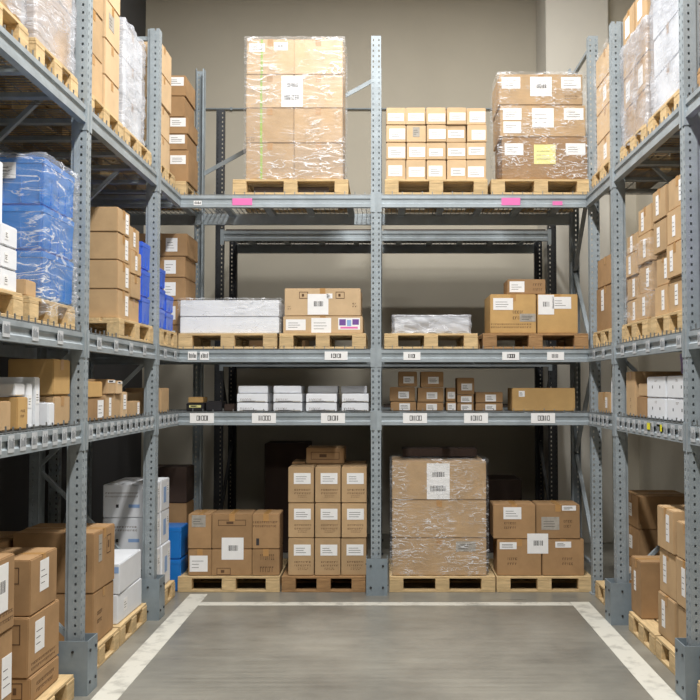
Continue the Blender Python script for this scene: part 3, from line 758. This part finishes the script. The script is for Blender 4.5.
hz = [0, .27, .55, .86, 1.15, 1.4]
for k in range(5):
    lc(6.95, 7.34, zt+PH+hz[k], zt+PH+hz[k+1], 'brown carton in the far pile between the left posts, top shelf, %s' % ('lowest', 'second lowest', 'third up', 'fourth up', 'highest')[k], 'light_tan',
       [('r', .4, .55, .14, .12, 'grey')] if k in (2, 3) else (), group='top shelf cartons between the left posts', xf=-2.12)
for k in range(4):
    lc(6.5, 6.93, zt+PH+.33*k, zt+PH+.33*(k+1), 'brown carton in the near pile between the left posts, top shelf, %s' % ('lowest', 'second lowest', 'third up', 'highest')[k], 'tan',
       (), group='top shelf cartons between the left posts', xf=-2.13)
lpal(7.42, 8.26, zt, 'pallet under the milky-wrapped load beside the farther left post, top')
for k in range(3):
    lc(7.5, 8.1, zt+PH+.3*k, zt+PH+.3*(k+1), 'pale carton under milky film, top left shelf, %s of three' % ('lowest', 'middle', 'highest')[k], 'white_card', group='pale cartons under milky film', xf=-2.14)
film(-2.64, -2.14, 7.5, 8.1, zt+PH-.04, zt+PH+.9, 'milky film round the pale load beside the farther left post', 'film_milky', 22, amp=.017)
lpal(8.5, 9.2, zt, 'pallet under the brown load past the farther left post, top shelf')
for k in range(4):
    lc(8.52, 9.08, zt+PH+.29*k, zt+PH+.29*(k+1), 'tan carton past the farther left post on the top shelf, %s' % ('lowest', 'second lowest', 'second highest', 'highest')[k], 'light_tan', group='top shelf cartons past the farther left post', xf=-2.1)
# middle
lpal(4.5, 5.36, zm, 'wooden pallet under small white boxes at the left edge, middle shelf')
wh = .125
for c, (a_, b_) in enumerate(((4.75, 5.08), (5.1, 5.34))):
    for k in range(3):
        lc(a_, b_, zpm+wh*k, zpm+wh*(k+1), 'small white box, %s pile at the left edge of the middle shelf, %s' % (('near', 'far')[c], ('bottom', 'middle', 'top')[k]), 'white_card',
           [('r', .35, .5, .05, .05, 'lines')], group='small white boxes at the left edge', xf=-2.12, d=.3, tape='')
lc(4.8, 5.25, zpm+.376, zpm+.74, 'larger white carton resting on the small white boxes', 'white_card', [('r', .5, .4, .1, .12, 'lines')], xf=-2.17, d=.45)
lpal(5.46, 6.26, zm, 'pallet under the large blue tubs on the middle left shelf')
bt = [zpm+.03, 2.89, 3.17, 3.47]
bt[0] = zpm
for k in range(3):
    tote(-2.62, -2.1, 5.68, 6.26, bt[k], bt[k+1], '%s of the three large blue tubs wrapped in film' % ('bottom', 'middle', 'top')[k], 'blue_plastic', 'large blue tubs on the middle left shelf',
         name='plastic_tub', st=[('f', .55, .72, .12, .1, 'lines')] if k == 2 else [])
film(-2.62, -2.1, 5.68, 6.26, zm+.05, 3.47, 'clear film round the three large blue tubs', 'film_tubs', 23, amp=.015)
lc(5.46, 5.64, zpm, zpm+.1, 'flat tan carton at the foot of the blue tubs', 'tan', xf=-2.12, d=.4, tape='')
lpal(7.2, 8.26, zm, 'pallet under the mid-height brown cartons between the left posts', xf=-2.06)
h4 = [zpm, zpm+.23, zpm+.46, zpm+.68, zpm+.88]
for k in range(4):
    lc(7.26, 7.60, h4[k], h4[k+1], 'brown carton of the near pile on the middle left shelf, %s' % ('lowest', 'second lowest', 'second highest', 'highest')[k], 'tan', [('r', .75, .5, .08, .16, 'lines')], xf=-2.09,
       group='brown cartons between the left posts, middle shelf', d=.45)
for k in range(4):
    lc(7.63, 7.95, zpm+.2*k, zpm+.2*(k+1), 'brown carton of the far pile on the middle left shelf, %s' % ('lowest', 'second lowest', 'second highest', 'highest')[k], 'tan', [('r', .5, .5, .06, .12, 'lines')] if k > 1 else (), xf=-2.09,
       group='brown cartons between the left posts, middle shelf', d=.45)
bl = 'navy_plastic'
for k in range(3):
    tote(-2.5, -2.09, 7.98, 8.26, zpm+.24*k, zpm+.24*(k+1), '%s deep blue crate just before the farther left post' % ('bottom', 'middle', 'top')[k], bl, 'deep blue crates on the middle shelf')
lpal(8.52, 9.22, zm, 'pallet under deep blue crates past the farther left post', xf=-2.06)
for c, (a_, b_, n_) in enumerate(((8.54, 8.84, 3), (8.87, 9.18, 2))):
    for k in range(n_):
        hh = (.19, .175)[c]
        tote(-2.5, -2.09, a_, b_, zpm+hh*k, zpm+hh*(k+1), 'deep blue crate past the farther left post, %s pile, %s' % (('near', 'far')[c], ('bottom', 'second', 'third')[k]), bl, 'deep blue crates on the middle shelf')
# low
G = 'assorted boxes on the low left shelf'
lc(5.38, 5.54, zl, zl+.19, 'brown box with dark mark at the left end of the low shelf', 'yellow_tan', [('r', .5, .5, .06, .06, 'print')], group=G, tape='', d=.2)
lc(4.95, 5.27, zl, zl+.17, 'brown box at the very left edge of the low shelf', 'tan', group=G, tape='')
lc(5.57, 5.66, zl, zl+.27, 'narrow white box standing between brown ones, low left shelf, near one', 'white_card', [('r', .5, .6, .05, .08, 'lines')], group=G, d=.3, tape='', xf=-2.14)
lc(5.69, 5.78, zl, zl+.31, 'narrow white box standing between brown ones, low left shelf, far one', 'white_card', [('r', .5, .6, .05, .08, 'lines')], group=G, d=.3, tape='', xf=-2.14)
lc(5.98, 6.28, zl, zl+.19, 'brown carton with white label under the large carton, low shelf', 'tan', [('f', .8, .5, .08, .12, 'lines')], group=G)
lc(5.85, 5.96, zl, zl+.15, 'thin pale box pressed against the labelled carton, low left shelf', 'white_card', group=G, tape='')
lc(5.96, 6.27, zl+.195, zl+.43, 'large brown carton resting on others beside the nearest left post', 'yellow_tan', xf=-2.12, d=.3, group=G)
lc(4.9, 5.5, zl, zl+.3, 'long brown carton at the back of the low left shelf', 'brown', xf=-2.66, d=.4, group=G)
lc(5.38, 5.54, zl+.195, zl+.27, 'flat white box lying on the marked brown box', 'white_card', xf=-2.14, d=.4, group=G, tape='')
for (a_, b_, h0, h1, lab, m_, st) in (
    (6.62, 7.06, 0, .17, 'brown box with large white label, low shelf just past the nearest post', 'brown', [('r', .75, .5, .14, .13, 'lines')]),
    (7.09, 7.5, 0, .19, 'brown box on the low left shelf, third along between the posts', 'tan', [('r', .3, .5, .06, .14, 'lines')]),
    (7.53, 7.7, 0, .21, 'narrow pale box standing on the low left shelf', 'light_tan', [('r', .5, .6, .08, .12, 'lines')]),
    (7.75, 8.1, 0, .13, 'low brown box before the farther left post', 'tan', [('r', .8, .5, .06, .1, 'lines')]),
    (6.6, 6.98, .17, .29, 'brown box lying on the large-labelled box', 'yellow_tan', ()),
    (7.1, 7.32, .19, .31, 'small taped box, near one lying on the low left shelf boxes', 'tan', [('r', .5, .85, .2, .02, 'lines')]),
    (7.35, 7.5, .19, .3, 'small taped box, far one lying on the low left shelf boxes', 'light_tan', [('r', .5, .85, .12, .02, 'lines')])):
    lc(a_, b_, zl+h0, zl+h1, lab, m_, st, group=G, d=.35, tape='')
lc(8.55, 8.8, zl, zl+.2, 'brown box past the farther left post, near one on low shelf', 'tan', d=.35, group=G, tape='')
lc(8.83, 9.15, zl, zl+.24, 'brown box past the farther left post, far one on low shelf', 'tan', d=.35, group=G, tape='')
# floor
pallet(-3.05, -2.07, 4.4, 5.25, 0, 'pallet mostly hidden under large labelled cartons, bottom left corner', axis='y')
lc(4.5, 5.27, PH, .71, 'large brown carton at the bottom left corner, lower', 'brown', [('r', .9, .55, .13, .22, 'lines'), ('r', .8, .15, .4, .1, 'frame')], xf=-2.07)
lc(4.5, 5.27, .71, 1.12, 'large brown carton at the bottom left corner, upper', 'brown', [('r', .78, .6, .15, .26, 'bar'), ('r', .85, .2, .2, .08, 'print')], xf=-2.07)
lpal(5.36, 6.22, 0, 'pallet on the floor before the nearest left rack post', xf=-2.05)
G = 'three labelled cartons on the near left pallet'
lc(5.62, 6.12, PH, .31, 'flat bottom carton of the near left floor stack', 'brown', [('f', .85, .5, .08, .1, 'frame'), ('r', .5, .5, .3, .08, 'print')], group=G, d=.6, tape='')
lc(5.62, 6.14, .31, .67, 'middle carton with white label of the near left floor stack', 'brown', [('f', .82, .72, .12, .12, 'frame'), ('r', .35, .6, .15, .19, 'lines'), ('r', .5, .15, .4, .06, 'print')], group=G, d=.6, tape='')
lc(5.64, 6.1, .67, 1.01, 'top carton with white label of the near left floor stack', 'brown', [('f', .8, .72, .1, .1, 'frame'), ('r', .5, .62, .15, .19, 'lines')], group=G, d=.6, xf=-2.13)
lpal(6.52, 7.4, 0, 'pallet on the floor just past the nearest left rack post')
G = 'two cartons past the nearest left post'
lc(6.86, 7.38, PH, .54, 'lower floor carton with torn label past the nearest left post', 'brown', [('r', .3, .5, .12, .12, 'print')], group=G, d=.6)
lc(6.86, 7.38, .54, .98, 'upper floor carton with printed sign past the nearest left post', 'brown', [('f', .82, .5, .12, .12, 'frame'), ('r', .3, .7, .08, .2, 'grey'), ('r', .7, .7, .1, .14, 'frame')], group=G, d=.6)
lc(6.7, 7.3, PH, .93, 'tall brown carton at the back of the left floor bay', 'brown', xf=-2.76, d=.3)
lpal(7.44, 8.25, 0, 'pallet under white cartons before the farther left post')
G = 'white cartons on the left floor'
lc(7.5, 8.2, PH, .39, 'white carton by the floor before the farther left post, lower', 'white_card', [('r', .3, .5, .1, .1, 'lines')], group=G, tape='')
lc(7.5, 8.2, .39, .635, 'white carton before the farther left post with blue top print, upper', 'white_card', [('f', .8, .8, .2, .05, 'blue')], group=G, tape='')
lpal(8.46, 9.22, 0, 'pallet under white cartons past the farther left post', xf=-2.06)
wz = [PH, .55, .865, 1.165]
for c, (a_, b_) in enumerate(((8.48, 8.84), (8.86, 9.2))):
    for k in range(3):
        st = [('r', .45, .5, .1, .15, 'blue'), ('r', .8, .7, .08, .1, 'lines')]
        if c == 0: st += [('f', .4, .7, .3, .06, 'print'), ('f', .88, .4, .025, .03, 'hole'), ('f', .3, .35, .025, .03, 'hole'), ('f', .65, .35, .1, .03, 'blue')]
        lc(a_, b_, wz[k], wz[k+1], 'white printed carton, %s of the %s pile just past the farther left post' % (('bottom', 'middle', 'top')[k], ('near', 'far')[c]), 'white_card', st, group=G, xf=-2.12+.02*(k==0), d=.44, tape='', rot=0)
# rear rows of the left floor bay
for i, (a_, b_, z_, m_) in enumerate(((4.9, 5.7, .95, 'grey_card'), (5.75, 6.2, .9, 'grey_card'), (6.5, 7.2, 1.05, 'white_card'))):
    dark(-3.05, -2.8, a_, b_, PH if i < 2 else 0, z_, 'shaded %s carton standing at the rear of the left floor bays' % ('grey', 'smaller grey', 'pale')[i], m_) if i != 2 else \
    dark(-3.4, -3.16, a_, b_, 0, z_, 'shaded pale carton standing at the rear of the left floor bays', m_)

# ================= RIGHT RACK =================
XG = 2.09
def rpal(y0, y1, z, label, m='wood', xf=2.06, d=.98): return pallet(xf, xf+d, y0, y1, z, label, m, axis='y')
def rc(ya, yb, za, zb, label, m='tan', st=(), xf=XG, d=.5, group=None, tape='l', **k):
    return carton(xf, xf+d, ya, yb, za, zb, label, m, st, tape=tape, group=group, **k)
zt = LV[0]+DZ; ztp = zt+PH
rpal(8.36, 9.2, zt, 'pallet under the tan wrapped load past the farther right post, top')
for k in range(4):
    rc(8.4, 9.1, ztp+.28*k, ztp+.28*(k+1), 'tan carton past the farther right post on the top shelf, %s' % ('lowest', 'second lowest', 'second highest', 'highest')[k], 'light_tan', [('l', .5, .5, .12, .14, 'x')] if k % 2 == 0 else (), group='top shelf cartons past the farther right post')
film(2.09, 2.59, 8.4, 9.1, ztp, ztp+1.12, 'clear film round the tan load past the farther right post', 'film_heavy', 30, amp=.015)
rpal(7.28, 8.08, zt, 'pallet under tan film-wrapped cartons before the farther right post, top')
hz = [0, .3, .58, .86, 1.14, 1.42]
for c, (a_, b_, n_) in enumerate(((7.3, 7.66, 5), (7.68, 8.06, 4))):
    for k in range(n_):
        rc(a_, b_, ztp+hz[k], ztp+hz[k+1], 'tan carton on the top right shelf, %s pile, %s' % (('near', 'far')[c], ('lowest', 'second up', 'third up', 'fourth up', 'fifth up')[k]), 'tan',
           [('l', .4, .5, .14, .16, 'x')] if k in (1, 3) else (), group='wrapped cartons before the farther right post', rot=(6 if (k == 3 and c == 0) else 0) if False else None)
film(2.09, 2.59, 7.3, 8.06, ztp-.05, ztp+.84, 'milky film round the lower cartons before the farther right post', 'film_milky', 31, amp=.017)
rpal(6.42, 7.22, zt, 'pallet under the tall grey-white wrapped load, top right shelf')
for k in range(5):
    rc(6.46, 7.18, ztp+.3*k, ztp+.3*(k+1), 'grey-white carton in the tall wrapped load on the top right shelf, %s' % ('lowest', 'second up', 'third up', 'fourth up', 'highest')[k], 'white_card', group='tall grey-white load', xf=2.10)
film(2.10, 2.60, 6.46, 7.18, ztp-.04, ztp+1.5, 'milky film round the tall grey-white load beside the nearest right post', 'film_milky', 32, amp=.017)
rpal(5.2, 6.06, zt, 'brown pallet at the upper right edge of the picture', 'wood_old')
rc(5.25, 5.95, ztp, ztp+.5, 'brown carton at the upper right edge on the top shelf, lower', 'brown', xf=2.1)
rc(5.25, 5.95, ztp+.5, ztp+1.0, 'brown carton at the upper right edge on the top shelf, upper', 'brown', xf=2.1)
# middle
rpal(8.42, 9.2, zm, 'pallet under two brown cartons past the farther right post, middle shelf')
rc(8.46, 9.16, zpm, zpm+.42, 'lower brown carton past the farther right post, middle shelf', 'brown', [('l', .35, .7, .1, .2, 'x')], xf=2.09)
rc(8.5, 9.12, zpm+.42, zpm+.7, 'upper brown carton past the farther right post, middle shelf', 'brown', xf=2.09)
rpal(7.3, 8.08, zm, 'pallet under film-wrapped carton columns, middle right shelf, far one')
rpal(6.4, 7.2, zm, 'pallet under unwrapped carton columns, middle right shelf, near one')
colsr = [(6.44, 6.84, (.25, .5, .75, .98)), (6.86, 7.2, (.23, .48, .73, .97)), (7.3, 7.68, (.22, .46, .7, .92)), (7.7, 8.05, (.2, .4, .6, .76))]
for c, (a_, b_, hs) in enumerate(colsr):
    prev = 0
    for k, h_ in enumerate(hs):
        dx = RND.uniform(-.015, .02)
        rc(a_, b_, zpm+prev, zpm+h_, 'brown carton on the middle right shelf, %s column, %s' % (('nearest', 'second', 'third', 'farthest')[c], ('bottom', 'second row', 'third row', 'top')[k]), 'tan',
           [('l', RND.uniform(.3, .7), .5, .07, .15, 'lines')], xf=2.09+dx, group='carton columns on the middle right shelf', tape='l' if k % 2 else '')
        prev = h_
film(2.09, 2.59, 7.3, 8.05, zpm, zpm+.62, 'clear film round the two far carton columns, middle right shelf', 'film_heavy', 33, amp=.017)
tote(2.1, 2.55, 5.5, 6.1, zm, zm+.22, 'grey-lilac crate at the right edge of the middle shelf, lower', 'grey_card')
tote(2.1, 2.55, 5.5, 6.1, zm+.22, zm+.95, 'lilac plastic crate at the right edge of the middle shelf, upper', 'lilac_plastic')
# low
G = 'boxes on the low right shelf'
for c, (a_, b_) in enumerate(((6.42, 6.91), (6.94, 7.43))):
    for k in range(2):
        rc(a_, b_, zl+.165*k, zl+.165*(k+1), '%s white carton of the %s pair beside the nearest right post, low shelf' % (('lower', 'upper')[k], ('near', 'far')[c]), 'white_card',
           [('l', .3, .5, .018, .022, 'hole'), ('l', .7, .5, .018, .022, 'hole'), ('l', .5, .8, .06, .02, 'print')], group='four white cartons on the low right shelf', tape='')
rc(7.46, 7.74, zl, zl+.17, 'brown box beside the white cartons, low right shelf, lower', 'brown', group=G, tape='')
rc(7.46, 7.72, zl+.17, zl+.28, 'brown box beside the white cartons, low right shelf, upper', 'tan', group=G, tape='', xf=2.10)
rc(7.77, 8.08, zl, zl+.38, 'tall brown carton with split front before the farther right post', 'tan', [('l', .5, .3, .02, .12, 'print')], group=G)
rc(7.0, 7.6, zl, zl+.4, 'long brown carton at the back of the low right shelf', 'brown', xf=2.62, d=.35, group=G)
rc(8.35, 8.62, zl, zl+.34, 'upright white box past the farther right post, low shelf', 'white_card', [('l', .5, .5, .1, .12, 'lines')], group=G, tape='')
rc(8.65, 9.15, zl, zl+.2, 'brown box with tape past the farther right post, low shelf', 'tan', [('l', .7, .5, .08, .1, 'x')], group=G)
tote(2.2, 2.5, 6.6, 6.95, zl+.332, zl+.5, 'dull purple crate lying on the white cartons, low right shelf', 'lilac_plastic')
# floor
rpal(7.2, 7.95, 0, 'pallet under a single upright carton, right floor')
rpal(6.36, 7.16, 0, 'pallet under the tall labelled cartons beside the nearest right post')
rc(7.66, 7.98, PH, .62, 'single upright brown carton on the far right floor pallet', 'brown', [('l', .4, .6, .06, .16, 'x')], d=.34, xf=2.09)
G = 'tall labelled cartons on the near right pallet'
hz = [PH, .48, .82, 1.14]
for c, (a_, b_) in enumerate(((6.44, 6.82), (6.84, 7.26))):
    for k in range(3):
        top = hz[k+1] - (.06 if (c == 0 and k == 2) else 0)
        rc(a_, b_, hz[k], top, 'brown labelled carton on the near right floor pallet, %s column, %s' % (('near', 'far')[c], ('bottom', 'middle', 'top')[k]), 'tan',
           [('l', RND.uniform(.25, .75), .55, .08, .2, 'x')], xf=2.105+RND.uniform(0, .02), group=G)
rc(5.3, 6.08, PH+.0, .33, 'brown carton at the bottom right edge of the picture', 'tan', xf=2.03)
pallet(2.02, 3.0, 5.25, 6.1, 0, 'pallet at the bottom right edge of the picture', axis='y')
rpal(8.38, 9.2, 0, 'pallet past the farther right post on the floor')
G = 'shaded cartons past the farther right post'
for k in range(3):
    rc(8.5, 9.05, PH+.3*k, PH+.3*(k+1), 'shaded brown carton past the farther right post on the floor, %s' % ('lowest', 'middle', 'highest')[k], 'brown', [('l', .5, .5, .1, .12, 'x')], xf=2.3, group=G)
for k in range(2):
    carton(2.6, 3.0, 7.4, 7.9, PH+.36*k, PH+.36*(k+1), 'shaded brown carton behind the single upright one, %s' % ('lower', 'upper')[k], 'brown', [('f', .3, .7, .2, .08, 'x')])
import collections
dup = [k for k, v in collections.Counter(LABELS).items() if v > 1]
print('OBJECTS', len(LABELS), 'DUP', dup)
